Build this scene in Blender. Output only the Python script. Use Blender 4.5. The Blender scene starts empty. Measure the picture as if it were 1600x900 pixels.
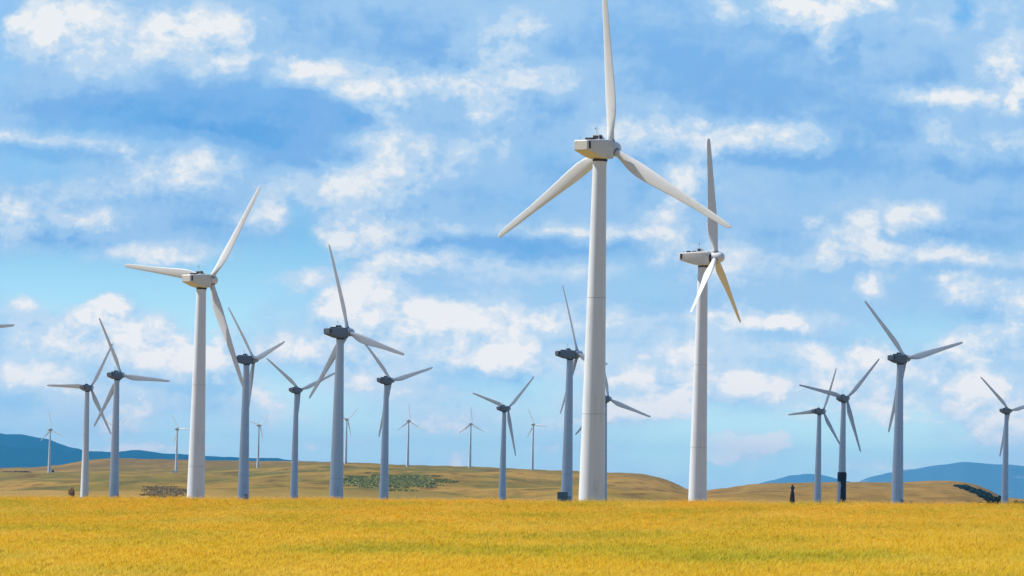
import bpy, bmesh, math, random
import numpy as np
from mathutils import Vector, Matrix, noise

# ------------------------------------------------------------------ camera
SC = bpy.context.scene
F = 8900.0                                  # focal length in pixels of a 1600 px wide frame
PITCH = math.atan(330 / F)
ROLL = math.radians(1.4)
fwd = Vector((0, math.cos(PITCH), math.sin(PITCH)))
r0 = Vector((1, 0, 0)); u0 = Vector((0, -math.sin(PITCH), math.cos(PITCH)))
rgt = r0 * math.cos(ROLL) + u0 * math.sin(ROLL)
upv = u0 * math.cos(ROLL) - r0 * math.sin(ROLL)
cam = bpy.data.objects.new('camera', bpy.data.cameras.new('camera'))
SC.collection.objects.link(cam)
m = Matrix((rgt, upv, -fwd)).transposed().to_4x4()
cam.matrix_world = m
cam.data.sensor_width = 36.0
cam.data.lens = 36.0 * F / 1600
cam.data.clip_start = 1.0
cam.data.clip_end = 90000
SC.camera = cam

def p2w(px, py, d):
    """the point at world depth y = d seen at photo pixel (px, py)"""
    v = fwd + rgt * ((px - 800) / F) + upv * ((450 - py) / F)
    return v * (d / v.y)

# ------------------------------------------------------------------ light and exposure
SUN_EL = math.radians(47)
SUN_BACK = math.radians(15)                   # sun stands to the left, a touch behind the towers
sun_dir = Vector((-math.cos(SUN_EL) * math.cos(SUN_BACK), math.cos(SUN_EL) * math.sin(SUN_BACK), math.sin(SUN_EL)))
sl = bpy.data.lights.new('sun', 'SUN'); sl.energy = 5.0; sl.angle = math.radians(0.5); sl.color = (1.0, 0.95, 0.86)
so = bpy.data.objects.new('sun', sl); SC.collection.objects.link(so)
so.rotation_euler = (-sun_dir).to_track_quat('-Z', 'Y').to_euler()
SC.view_settings.view_transform = 'Standard'
SC.view_settings.look = 'None'
EXPO = 0.3
SC.view_settings.exposure = EXPO
SC.view_settings.gamma = 1.0
SC.view_settings.use_curve_mapping = False
SC.cycles.use_denoising = True
SC.cycles.max_bounces = 6
SC.cycles.diffuse_bounces = 3
SC.cycles.volume_bounces = 0
SC.cycles.transparent_max_bounces = 8

SKY_STRENGTH = 0.1
world = bpy.data.worlds.new('World'); SC.world = world
world.use_nodes = True
world.cycles.sampling_method = 'MANUAL'
world.cycles.sample_map_resolution = 512

def srgb(r, g, b):
    f = lambda c: c / 12.92 if c <= 0.04045 else ((c + 0.055) / 1.055) ** 2.4
    return (f(r / 255), f(g / 255), f(b / 255), 1)

# soft cloud patches given in degrees-like sky units (x to the right, y downwards): centre, radii, turn, weight
WHITE = [
 (92,22,60,42,0,.75),(58,60,50,38,0,.5),(130,85,120,58,0,.38),(250,65,48,34,0,.5),(312,42,62,34,0,.45),(330,95,58,36,0,.4),
 (410,95,95,34,0,.3),(475,108,42,22,0,.5),(378,42,52,24,0,.4),(210,25,130,40,0,.3),
 (640,138,150,38,8,.5),(720,125,55,26,0,.4),(790,88,62,62,0,.6),(785,178,55,30,0,.5),(862,130,44,30,0,.45),(560,140,60,40,30,.3),
 (614,228,62,42,0,.6),(560,292,95,32,0,.45),(640,260,80,40,0,.35),(740,235,60,30,0,.3),
 (1005,190,80,36,0,.5),(1110,215,170,26,0,.4),(1240,218,120,24,0,.4),(1080,262,40,26,-35,.5),
 (1225,18,44,36,0,.6),(1296,45,30,36,0,.65),(1275,12,80,28,0,.4),(1340,6,34,20,0,.6),(1384,8,16,12,0,.5),(1137,16,28,18,0,.5),
 (1460,148,75,16,4,.5),(1510,155,110,30,0,.3),(1576,90,32,44,0,.5),(1592,150,18,30,0,.6),(1472,222,55,24,40,.45),(1590,228,70,34,0,.55),
 (1545,50,60,60,0,.2),(1430,35,90,30,0,.25),
 (275,262,90,34,0,.5),(340,282,110,38,0,.4),(200,300,120,22,0,.3),(60,212,170,13,4,.4),(40,330,100,40,0,.45),(135,345,80,24,0,.4),
 (270,395,95,20,0,.5),(385,342,66,26,0,.4),(24,362,32,20,0,.4),(60,392,100,20,0,.2),
 (425,345,32,34,0,.5),(560,345,75,60,25,.6),(600,375,110,26,0,.45),(650,330,90,40,0,.2),(640,410,46,16,0,.4),(780,418,210,24,0,.35),
 (605,455,50,38,0,.7),(540,480,42,42,0,.65),(580,505,75,42,0,.4),(650,505,90,44,0,.35),(682,495,36,28,0,.5),
 (796,556,38,38,0,1.0),(715,562,120,28,0,.45),(470,438,46,17,0,.45),(478,545,70,24,0,.5),(380,440,30,20,0,.3),
 (176,474,38,18,0,.7),(128,498,34,24,0,.5),(212,505,40,30,0,.45),(180,525,95,44,0,.4),(42,480,48,26,0,.45),(20,585,44,28,0,.5),
 (290,572,80,24,0,.45),(345,555,34,44,0,.5),(250,545,60,30,0,.3),(100,545,90,40,0,.3),
 (1048,335,46,66,10,.6),(1070,290,30,26,0,.3),(900,362,150,16,0,.4),(1060,555,56,26,0,.55),(900,500,120,22,0,.3),(1110,400,70,40,0,.3),
 (1305,388,52,30,0,.6),(1335,345,26,20,0,.6),(1425,338,62,26,10,.55),(1265,350,12,9,0,.5),(1500,398,150,16,4,.45),(1400,370,80,40,0,.25),
 (1358,450,26,16,0,.5),(1492,452,36,30,0,.45),(1555,450,70,36,0,.45),(1604,475,44,34,0,.5),(1220,410,90,24,0,.3),(1370,420,60,20,0,.3),
 (992,588,60,20,0,.55),(980,632,90,26,0,.4),(1150,606,70,18,0,.5),(1205,495,44,16,0,.4),(1352,550,32,18,0,.45),
 (1492,545,44,30,0,.6),(1470,602,84,38,0,.5),(1535,590,46,34,0,.4),(1575,520,60,30,0,.35),(1325,605,70,30,0,.35),(1240,650,70,20,0,.35),
 (560,590,110,24,0,.35),(700,662,150,20,0,.35),(722,715,22,18,0,.4),(190,640,80,34,0,.3),(90,600,70,24,0,.3),(880,655,90,16,0,.25),
 (1120,720,80,18,0,.3),(1500,690,110,16,0,.3),(430,640,90,26,0,.25),(240,700,200,14,0,.3),
 (640,620,90,20,0,.3),(860,700,110,14,0,.3),(1110,590,80,24,0,.4),(1210,610,70,22,0,.35),(1120,700,90,26,0,.4),(1230,700,60,18,0,.3),(1010,650,80,22,0,.35),(1470,660,110,26,0,.4),(1560,620,70,30,0,.3),(1400,570,60,18,0,.3),(1010,690,60,16,0,.3),(1060,620,70,18,0,.35),(1180,690,90,16,0,.3),(1270,560,50,26,0,.3),(1390,640,70,22,0,.35),(1380,730,80,12,0,.3),(1590,660,60,24,0,.35),(60,520,60,20,0,.3),(520,690,90,14,0,.3),(400,610,60,24,0,.35),(930,560,60,24,0,.3),(1120,500,90,22,0,.3),(1250,500,60,16,0,.3),(1180,540,80,16,0,.25),(830,500,80,20,0,.3),(740,500,60,30,0,.3)]
BLUE = [
 (120,160,170,36,0,.42),(290,175,220,44,4,.62),(330,205,160,16,6,.45),(455,190,120,64,0,.42),(562,192,50,26,25,.45),(480,248,100,22,0,.45),
 (650,72,190,58,0,.42),(700,100,90,26,0,.3),(490,35,60,50,0,.15),(130,240,180,16,6,.25),
 (1090,110,150,90,0,.42),(1230,160,140,60,0,.35),(1340,150,120,60,0,.30),(1330,215,90,22,0,.45),(1450,118,70,34,0,.35),
 (690,385,120,14,3,.50),(840,390,170,22,0,.55),(870,262,56,30,0,.4),(760,232,40,16,0,.25),(880,60,80,50,0,.2),(1180,250,160,18,0,.15),
 (1440,262,160,24,0,.35),(1530,372,140,22,4,.50),(1570,330,70,30,0,.35),(1010,300,60,40,0,.25),(1180,465,90,24,0,.25),(1000,480,80,30,0,.2),
 (330,350,130,12,0,.35),(150,312,160,12,0,.3),(60,372,110,12,0,.25),(1215,370,60,22,0,.3),(650,460,70,14,0,.15),(710,300,80,30,0,.3),
 (740,585,80,20,0,.15),(1430,505,120,20,0,.15),(160,640,60,20,0,.1)]
CLEAR = [
 (40,442,130,60,0,1.),(225,442,170,52,0,1.),(485,370,100,74,20,1.),(410,450,130,70,0,.9),(40,262,110,44,0,.7),(0,60,40,120,0,.5),(200,215,200,16,6,.3),
 (445,600,80,50,0,.6),(1510,18,22,26,0,1.5),(1430,520,110,30,0,.6),(1130,650,160,60,0,.6),(1300,700,240,60,0,.8),(850,605,110,50,0,.6),
 (530,640,110,40,0,.5),(305,515,90,48,0,.9),(90,560,90,30,0,.4),(1440,670,170,60,0,.6),(1060,700,120,50,0,.7),(320,690,320,36,0,.8),(800,700,260,50,0,.6),
 (1000,420,120,40,0,.3),(1080,300,40,16,0,.6),(360,245,30,14,0,.4),(1570,400,90,30,0,.4),(830,240,40,14,0,.4),(1010,250,60,12,0,.5)]

def build_world():
    nt = world.node_tree; N = nt.nodes; L = nt.links
    N.clear()
    def node(t, **k):
        n = N.new(t)
        for a, v in k.items():
            if a.startswith('i_'):
                n.inputs[int(a[2:])].default_value = v
            else:
                setattr(n, a, v)
        return n
    def math_(op, a, b=None, c=None, clamp=False):
        n = N.new('ShaderNodeMath'); n.operation = op; n.use_clamp = clamp
        for i, v in enumerate((a, b, c)):
            if v is None: continue
            if isinstance(v, (int, float)): n.inputs[i].default_value = v
            else: L.new(v, n.inputs[i])
        return n.outputs[0]
    def mix(f, a, b):
        n = N.new('ShaderNodeMix'); n.data_type = 'RGBA'
        for i, v in ((0, f), (6, a), (7, b)):
            if isinstance(v, (tuple, int, float)): n.inputs[i].default_value = v
            else: L.new(v, n.inputs[i])
        return n.outputs[2]
    tc = node('ShaderNodeTexCoord')
    D = tc.outputs['Generated']
    def dot(v):
        n = node('ShaderNodeVectorMath', operation='DOT_PRODUCT'); L.new(D, n.inputs[0]); n.inputs[1].default_value = v
        return n.outputs['Value']
    fd = math_('MAXIMUM', math_('ABSOLUTE', dot(tuple(fwd))), 0.02)
    front = math_('GREATER_THAN', dot(tuple(fwd)), 0.5)
    X = math_('MULTIPLY_ADD', math_('DIVIDE', dot(tuple(rgt)), fd), F / 100, 8.0)
    Y = math_('MULTIPLY_ADD', math_('DIVIDE', dot(tuple(upv)), fd), -F / 100, 4.5)
    cx = node('ShaderNodeCombineXYZ'); L.new(X, cx.inputs[0]); L.new(Y, cx.inputs[1])
    P = cx.outputs[0]
    def vscale(v, s):
        n = node('ShaderNodeVectorMath', operation='MULTIPLY'); L.new(v, n.inputs[0]); n.inputs[1].default_value = s
        return n.outputs[0]
    def noise_(v, scale, detail, rough, dist=0.0, off=None):
        n = node('ShaderNodeTexNoise'); n.inputs['Scale'].default_value = scale; n.inputs['Detail'].default_value = detail
        n.inputs['Roughness'].default_value = rough; n.inputs['Distortion'].default_value = dist
        if off:
            a = node('ShaderNodeVectorMath', operation='ADD'); L.new(v, a.inputs[0]); a.inputs[1].default_value = off; v = a.outputs[0]
        L.new(v, n.inputs['Vector'])
        return n
    DS = vscale(D, (89, 89, 118))                 # sky direction, clouds lie flat: finer vertically
    w1 = noise_(DS, 1.1, 6.0, 0.62)
    sub = node('ShaderNodeVectorMath', operation='SUBTRACT'); L.new(w1.outputs['Color'], sub.inputs[0]); sub.inputs[1].default_value = (.5, .5, .5)
    wv = vscale(sub.outputs[0], (1.2, 0.6, 0))
    add = node('ShaderNodeVectorMath', operation='ADD'); L.new(P, add.inputs[0]); L.new(wv, add.inputs[1])
    PW0 = PW = add.outputs[0]
    def chain(blobs, acc, PW=None):
        PW = PW or PW0
        for (bx, by, rx, ry, rot, w) in blobs:
            mp = node('ShaderNodeMapping', vector_type='TEXTURE'); L.new(PW, mp.inputs['Vector'])
            mp.inputs['Location'].default_value = (bx / 100, by / 100, 0)
            mp.inputs['Rotation'].default_value = (0, 0, math.radians(rot))
            mp.inputs['Scale'].default_value = (rx / 70, ry / 70, 1)
            g = node('ShaderNodeTexGradient', gradient_type='SPHERICAL'); L.new(mp.outputs[0], g.inputs[0])
            acc = math_('MULTIPLY_ADD', g.outputs['Fac'], w, acc)
        return acc
    Wt = chain(WHITE, 0.0)
    Bl = chain(BLUE, 0.0)
    Kl = chain(CLEAR, 0.0)
    f1 = noise_(DS, 0.9, 8.0, 0.58, 0.3, (7, 3, 1)).outputs['Fac']
    f2 = noise_(DS, 3.2, 7.0, 0.62, 0.0, (1, 9, 4)).outputs['Fac']
    f3 = noise_(vscale(D, (30, 30, 160)), 1.0, 5.0, 0.55, 0.0, (3, 1, 8)).outputs['Fac']   # long flat streaks
    bump = math_('ADD', math_('MULTIPLY', math_('SUBTRACT', f1, .5), 1.0), math_('MULTIPLY', math_('SUBTRACT', f2, .5), .35))
    bump = math_('ADD', bump, math_('MULTIPLY', math_('SUBTRACT', f3, .5), .45))
    # whiteness: blobs scaled by fine billows so that edges break up
    # crisp billowing rims over a soft body, with shaded undersides (tops catch the light, the side below falls off)
    up_ = node('ShaderNodeVectorMath', operation='ADD'); L.new(PW, up_.inputs[0]); up_.inputs[1].default_value = (-.10, -.26, 0)
    PW_keep = PW
    Wb = chain([b_ for b_ in WHITE if b_[5] >= .4 and b_[2] * b_[3] > 700], 0.0, up_.outputs[0])
    edge = math_('MULTIPLY_ADD', math_('SUBTRACT', f1, .5), 1.3, Wt)
    edge = math_('MULTIPLY_ADD', math_('SUBTRACT', f2, .5), .5, edge)
    sm = node('ShaderNodeMapRange', interpolation_type='SMOOTHSTEP'); L.new(edge, sm.inputs[0]); sm.inputs[1].default_value = .16; sm.inputs[2].default_value = .46
    body = sm.outputs[0]
    lowY = math_('MULTIPLY', math_('SUBTRACT', Y, 2.5), .035, None, False)
    lowY = math_('MINIMUM', math_('MAXIMUM', lowY, 0.0), .12)
    V = math_('ADD', math_('ADD', 0.44, lowY), math_('MULTIPLY', Wt, math_('MULTIPLY_ADD', math_('SUBTRACT', f2, .5), .8, .40)))
    V = math_('MULTIPLY_ADD', body, .17, V)
    f4 = noise_(DS, 9.0, 5.0, .65, .5, (5, 5, 2)).outputs['Fac']
    V = math_('MULTIPLY_ADD', math_('SUBTRACT', f4, .5), math_('MULTIPLY_ADD', body, .18, .05), V)
    V = math_('MULTIPLY_ADD', math_('SUBTRACT', Wt, Wb), .42, V)
    f5 = noise_(DS, 1.7, 6.0, .6, .6, (4, 1, 7)).outputs['Fac']
    V = math_('MULTIPLY_ADD', math_('SUBTRACT', f5, .53), math_('MULTIPLY', body, 1.1), V)
    V = math_('SUBTRACT', V, math_('MULTIPLY', Bl, .46))
    # billows lit from the upper left: difference of two shifted samples
    def shifted(sc, off, det):
        a = node('ShaderNodeVectorMath', operation='ADD'); L.new(DS, a.inputs[0]); a.inputs[1].default_value = off
        return noise_(a.outputs[0], sc, det, .6, .4).outputs['Fac']
    rel = math_('SUBTRACT', shifted(1.0, (0, 0, 0), 4), shifted(1.0, (-.16, 0, .26), 4))
    rel2 = math_('SUBTRACT', shifted(3.2, (2, 0, 0), 5), shifted(3.2, (2 - .05, 0, .09), 5))
    rel = math_('MULTIPLY_ADD', rel2, .5, math_('MULTIPLY', rel, 1.0))
    V = math_('MULTIPLY_ADD', rel, math_('MULTIPLY_ADD', Wt, 1.2, .25), V)
    V = math_('MULTIPLY_ADD', bump, 0.55, V)
    V = math_('MULTIPLY_ADD', V, .90, .03)
    deep = math_('MULTIPLY', math_('SUBTRACT', Y, 5.8), .10, None, True)
    V = math_('ADD', V, math_('MINIMUM', deep, .10))
    ramp = node('ShaderNodeValToRGB'); cr = ramp.color_ramp; cr.interpolation = 'EASE'
    stops = [(0.0, srgb(100, 168, 231)), (0.2, srgb(130, 183, 236)), (0.45, srgb(166, 206, 243)), (0.70, srgb(200, 224, 246)), (0.88, srgb(230, 239, 247)), (1.0, srgb(250, 250, 249))]
    cr.elements[0].position = stops[0][0]; cr.elements[0].color = stops[0][1]
    cr.elements[1].position = stops[-1][0]; cr.elements[1].color = stops[-1][1]
    for p, c in stops[1:-1]:
        e = cr.elements.new(p); e.color = c
    L.new(V, ramp.inputs[0])
    cloud = ramp.outputs[0]
    # the open sky between the clouds: Nishita, cooled and deepened
    sky = node('ShaderNodeTexSky', sky_type='NISHITA'); sky.sun_disc = False
    sky.sun_elevation = SUN_EL; sky.sun_rotation = math.atan2(sun_dir.x, sun_dir.y)
    sky.altitude = 1100; sky.air_density = 1.0; sky.dust_density = 0.3; sky.ozone_density = 2.5
    # open air seen low over the plain reads cyan blue
    low = math_('SUBTRACT', 1.0, math_('MULTIPLY', math_('ABSOLUTE', dot((0, 0, 1))), 3.0), None, True)
    bluew = mix(1.0, (1, 1, 1, 1), (1, 1, 1, 1))
    mul = node('ShaderNodeMix', data_type='RGBA', blend_type='MULTIPLY'); mul.inputs[0].default_value = 1.0
    L.new(sky.outputs[0], mul.inputs[6])
    SKY_TINT = (0.36, 0.72, 1.12, 1)
    tint = mix(low, (0.8, 0.95, 1.1, 1), SKY_TINT); L.new(tint, mul.inputs[7])
    # the air whitens towards the horizon
    vlow = math_('SUBTRACT', 1.0, math_('MULTIPLY', math_('ABSOLUTE', dot((0, 0, 1))), 22.0), None, True)
    lift = math_('MULTIPLY_ADD', vlow, 1.0, 1.0)
    wh = mix(vlow, (1, 1, 1, 1), (4.2, 2.6, 1.75, 1))
    m2 = node('ShaderNodeMix', data_type='RGBA', blend_type='MULTIPLY'); m2.inputs[0].default_value = 1.0
    L.new(mul.outputs[2], m2.inputs[6]); L.new(wh, m2.inputs[7])
    open_sky = m2.outputs[2]
    m3 = node('ShaderNodeMix', data_type='RGBA', blend_type='MULTIPLY'); m3.inputs[0].default_value = 1.0
    L.new(cloud, m3.inputs[6]); L.new(mix(vlow, (1, 1, 1, 1), (1.8, 1.5, 1.2, 1)), m3.inputs[7]); cloud = m3.outputs[2]
    # clearness
    hz = math_('MULTIPLY', math_('SUBTRACT', Y, 3.6), 0.16, None, True)
    K = math_('ADD', math_('MULTIPLY', Kl, .9), math_('MULTIPLY', hz, .12))
    K = math_('MULTIPLY_ADD', math_('SUBTRACT', f1, .5), -1.0, K)
    K = math_('SUBTRACT', K, math_('MULTIPLY_ADD', Wt, .9, math_('MULTIPLY', body, .35)), None)
    K = math_('MULTIPLY', K, 1.15, None, True)
    # away from the view the cloud cover is looser
    gen = math_('MULTIPLY', math_('SUBTRACT', noise_(vscale(D, (3, 3, 5)), 1.6, 6.0, .6).outputs['Fac'], .52), 5.0, None, True)
    K = math_('ADD', math_('MULTIPLY', K, front), math_('MULTIPLY', math_('SUBTRACT', 1.0, gen), math_('SUBTRACT', 1.0, front)), None, True)
    cs = node('ShaderNodeVectorMath', operation='SCALE'); L.new(cloud, cs.inputs[0]); cs.inputs['Scale'].default_value = 1 / SKY_STRENGTH
    dim = math_('MULTIPLY_ADD', front, 0.45 * 2 ** -EXPO / SKY_STRENGTH, 0.55 * 2 ** -EXPO / SKY_STRENGTH)
    L.new(dim, cs.inputs['Scale'])
    final = mix(K, cs.outputs[0], open_sky)
    bg = node('ShaderNodeBackground'); bg.inputs['Strength'].default_value = SKY_STRENGTH
    L.new(final, bg.inputs['Color'])
    out = node('ShaderNodeOutputWorld'); L.new(bg.outputs[0], out.inputs['Surface'])
build_world()

# ------------------------------------------------------------------ helpers
def tag(o, label=None, cat=None, group=None, kind=None):
    if label: o['label'] = label
    if cat: o['category'] = cat
    if group: o['group'] = group
    if kind: o['kind'] = kind
    return o
def link(name, me, mats=(), parent=None, smooth=False):
    o = bpy.data.objects.new(name, me); SC.collection.objects.link(o)
    if not me.materials:
        for mt in mats: me.materials.append(mt)
    if smooth:
        me.polygons.foreach_set('use_smooth', [True] * len(me.polygons))
    if parent: o.parent = parent
    return o
def empty(name, loc):
    o = bpy.data.objects.new(name, None); SC.collection.objects.link(o); o.location = loc; o.empty_display_size = 1
    return o
def from_bm(name, bm):
    me = bpy.data.meshes.new(name); bm.normal_update(); bm.to_mesh(me); bm.free(); return me
def box(bm, c, s, bevel=0.0):
    r = bmesh.ops.create_cube(bm, size=1.0, matrix=Matrix.Translation(c) @ Matrix.Diagonal((*s, 1)))
    if bevel:
        es = list({e for v in r['verts'] for e in v.link_edges})
        bmesh.ops.bevel(bm, geom=es, offset=bevel, segments=2, affect='EDGES')
def loft(bm, rings, cap0=True, cap1=True, closed=True):
    vr = [[bm.verts.new(p) for p in ring] for ring in rings]
    n = len(vr[0])
    for a, b in zip(vr, vr[1:]):
        for i in range(n if closed else n - 1):
            j = (i + 1) % n
            bm.faces.new((a[i], a[j], b[j], b[i]))
    if cap0: bm.faces.new(list(reversed(vr[0])))
    if cap1: bm.faces.new(vr[-1])
    return vr
def lathe(bm, prof, n=32, axis='Z'):
    rings = []
    for (r, h) in prof:
        ring = []
        for i in range(n):
            a = 2 * math.pi * i / n
            ring.append((r * math.cos(a), r * math.sin(a), h) if axis == 'Z' else (h, r * math.cos(a), r * math.sin(a)))
        rings.append(ring)
    loft(bm, rings)
    bmesh.ops.recalc_face_normals(bm, faces=bm.faces)

def mat(name):
    mt = bpy.data.materials.new(name); mt.use_nodes = True
    nt = mt.node_tree; nt.nodes.clear()
    out = nt.nodes.new('ShaderNodeOutputMaterial'); b = nt.nodes.new('ShaderNodeBsdfPrincipled')
    nt.links.new(b.outputs[0], out.inputs[0])
    return mt, nt, b
def nmix(nt, f, a, b, blend='MIX'):
    n = nt.nodes.new('ShaderNodeMix'); n.data_type = 'RGBA'; n.blend_type = blend
    for i, v in ((0, f), (6, a), (7, b)):
        if isinstance(v, (tuple, int, float)): n.inputs[i].default_value = v
        else: nt.links.new(v, n.inputs[i])
    return n.outputs[2]
def nnoise(nt, vec, scale, detail=4, rough=.5, vscale=(1, 1, 1), off=(0, 0, 0)):
    mp = nt.nodes.new('ShaderNodeMapping'); nt.links.new(vec, mp.inputs[0]); mp.inputs['Scale'].default_value = vscale; mp.inputs['Location'].default_value = off
    n = nt.nodes.new('ShaderNodeTexNoise'); nt.links.new(mp.outputs[0], n.inputs['Vector'])
    n.inputs['Scale'].default_value = scale; n.inputs['Detail'].default_value = detail; n.inputs['Roughness'].default_value = rough
    return n.outputs['Fac']
def nmap(nt, v, a, b, c=0.0, d=1.0):
    n = nt.nodes.new('ShaderNodeMapRange'); nt.links.new(v, n.inputs[0])
    n.inputs[1].default_value = a; n.inputs[2].default_value = b; n.inputs[3].default_value = c; n.inputs[4].default_value = d
    n.interpolation_type = 'SMOOTHSTEP'
    return n.outputs[0]
def nmath(nt, op, a, b):
    n = nt.nodes.new('ShaderNodeMath'); n.operation = op
    for i, v in enumerate((a, b)):
        if isinstance(v, (int, float)): n.inputs[i].default_value = v
        else: nt.links.new(v, n.inputs[i])
    return n.outputs[0]
def geo_pos(nt):
    return nt.nodes.new('ShaderNodeNewGeometry').outputs['Position']
def obj_pos(nt):
    return nt.nodes.new('ShaderNodeTexCoord').outputs['Object']

# ------------------------------------------------------------------ materials
def paint(name, base, dirt, rough=.45, streak=True, amount=.5):
    mt, nt, b = mat(name)
    p = obj_pos(nt)
    n1 = nnoise(nt, p, 1.0, 6, .6, (2.2, 2.2, .12) if streak else (1.5, 1.5, 1.5))
    n2 = nnoise(nt, p, .35, 5, .6, off=(5, 2, 3))
    f = nmath(nt, 'MULTIPLY', nmap(nt, n1, .45, .75), nmap(nt, n2, .35, .7))
    f = nmath(nt, 'MULTIPLY', f, amount)
    nt.links.new(nmix(nt, f, base, dirt), b.inputs['Base Color'])
    b.inputs['Roughness'].default_value = rough
    return mt
M_TOWER = paint('tower_paint', (.68, .71, .74, 1), (.42, .42, .42, 1), .42, True, .6)
M_BLADE = paint('blade_gelcoat', (.71, .72, .72, 1), (.42, .41, .38, 1), .38, False, .4)
M_NAC = paint('nacelle_fibreglass', (.64, .61, .56, 1), (.38, .32, .25, 1), .5, False, .7)
M_NAC2 = paint('shaded_nacelle', (.25, .245, .25, 1), (.16, .14, .13, 1), .6, False, .8)  # darker nacelle copy for the cloud-shadow group, shade put into the colour
M_DARK = paint('dark_metal', (.03, .03, .035, 1), (.06, .05, .04, 1), .6, False, .5)
M_SEAM = paint('flange_paint', (.46, .46, .46, 1), (.3, .28, .25, 1), .5, False, .5)
M_HATCH = paint('hatch_grey', (.30, .30, .30, 1), (.12, .11, .1, 1), .5, False, .5)

# ------------------------------------------------------------------ terrain
def crest_y(px): return 779.0 + 0.0075 * px
def sight(px, d): return p2w(px, crest_y(px), d).z          # height on the line of sight that grazes the crest
def lerp_tab(tab, x):
    if x <= tab[0][0]: return tab[0][1]
    for (a, va), (b, vb) in zip(tab, tab[1:]):
        if x <= b:
            t = (x - a) / (b - a); t = t * t * (3 - 2 * t) if False else t
            return va + (vb - va) * t
    return tab[-1][1]
OFF = [(0, -3.6), (60, -3.3), (110, None)]
RIDGE = [(-1500, 740), (-900, 724), (-500, 735), (-200, 728), (0, 731), (50, 730), (90, 727), (130, 719), (180, 715), (250, 717), (300, 719), (370, 720), (470, 721), (540, 723),
         (600, 725), (640, 726), (735, 729), (830, 733), (900, 736), (940, 738), (1000, 741), (1025, 745), (1050, 753), (1072, 764), (1090, 768),
         (1130, 763), (1170, 757), (1210, 755), (1300, 753), (1450, 754), (1485, 755), (1505, 758), (1525, 763), (1545, 772), (1565, 784), (1700, 788), (1900, 770), (2300, 755), (3200, 745)]
FAR_LINE = [(-1500, 752), (-500, 745), (0, 739), (77, 738), (200, 737), (276, 737), (350, 733), (403, 731), (470, 726), (540, 723), (600, 725)]
def ridge_y(px): return lerp_tab(RIDGE, px)
def line55(px):
    return lerp_tab(FAR_LINE, px) if px < 600 else ridge_y(px)
def canopy_z(px, d):
    """top of the crop"""
    zc = sight(px, 420)
    t = (420 - d) / (420 - 148)
    base = zc - 1.86 * t if t >= 0 else zc - 1.2 * t * t - 0.0
    return base
def ground_z(px, d):
    if d <= 420:
        z = canopy_z(px, max(d, 30)) - 0.95
        n = noise.noise(Vector(((px - 800) / F * d * .03, d * .012, 3.1))) * .10
        return z + n * min(1, (420 - d) / 80)
    s = sight(px, d)
    prof = [(420, -0.95), (470, -1.6), (560, -2.6), (800, -3.6), (1000, -2.4), (1240, -1.1), (1700, -1.3), (2100, -1.0), (2500, -.8)]
    if d <= 2500:
        return s + lerp_tab(prof, d)
    y25 = crest_y(px) + 1.5
    y55 = line55(px); y64 = ridge_y(px) + (0 if px < 600 else 2.0)
    # rising ground
    keys = [(2500, y25), (3000, y25 + (y55 - y25) * .18), (3700, y25 + (y55 - y25) * .50), (4600, y25 + (y55 - y25) * .82), (5600, y55), (6400, y64), (7000, y64 + 9), (9000, y25 + 14), (16000, y25 + 6), (56000, y25 + 2)]
    y = lerp_tab(keys, d)
    z = p2w(px, y, d).z
    if 2500 < d < 5500:
        k = min(1, (d - 2500) / 500) * min(1, (5500 - d) / 500)
        x = (px - 800) / F * d
        z += k * (noise.noise(Vector((x * .006, d * .0022, 1.7))) * 6 + noise.noise(Vector((x * .02, d * .006, 5.7))) * 3.0)
    if 5400 < d < 6600:
        x = (px - 800) / F * d
        z += noise.noise(Vector((x * .03, d * .003, 9.7))) * .8 + noise.noise(Vector((x * .11, d * .006, 2.7))) * .6
    return z
def ground_at(x, d):
    px = 800 + F * x / d
    # correct for roll when turning world x into px
    for _ in range(3):
        p = p2w(px, 780, d); px += (x - p.x) * F / d
    return ground_z(px, d)

mt, nt, b = mat('ground_soil_and_grass')
p = geo_pos(nt)
sep = nt.nodes.new('ShaderNodeSeparateXYZ'); nt.links.new(p, sep.inputs[0])
tan_c, olive, green, brown = (.33, .20, .05, 1), (.20, .145, .034, 1), (.135, .125, .036, 1), (.12, .07, .028, 1)
s1 = nnoise(nt, p, 1, 6, .6, (.0030, .0012, 0))
s2 = nnoise(nt, p, 1, 7, .65, (.009, .0024, 0), (3, 8, 0))
s3 = nnoise(nt, p, 1, 8, .7, (.045, .011, 0), (8, 1, 0))
c = nmix(nt, nmap(nt, s1, .42, .58), tan_c, olive)
c = nmix(nt, nmap(nt, s2, .47, .58), c, green)
c = nmix(nt, nmath(nt, 'MULTIPLY', nmap(nt, s3, .46, .66), .85), c, brown)
dd = nmap(nt, sep.outputs[1], 5000, 6500)       # crown of the ridge: bare and brown
c = nmix(nt, nmath(nt, 'MULTIPLY', dd, nmap(nt, s2, .35, .55)), c, (.17, .11, .04, 1))
east = nmap(nt, nmath(nt, 'ADD', sep.outputs[0], nmath(nt, 'MULTIPLY', nmath(nt, 'SUBTRACT', s2, .5), 500.0)), 20, 170)
c = nmix(nt, nmath(nt, 'MULTIPLY', east, .8), c, nmix(nt, nmap(nt, s3, .35, .7), (.30, .18, .05, 1), (.15, .09, .03, 1)))
base_f = nmap(nt, sep.outputs[1], 3300, 2700)    # dry grass flats under the hill
c = nmix(nt, nmath(nt, 'MULTIPLY', base_f, .75), c, (.34, .22, .07, 1))
fld = nmap(nt, sep.outputs[1], 640, 600)
c = nmix(nt, fld, c, (.30, .20, .04, 1))
nt.links.new(c, b.inputs['Base Color']); b.inputs['Roughness'].default_value = 1; b.inputs['Specular IOR Level'].default_value = 0
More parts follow.
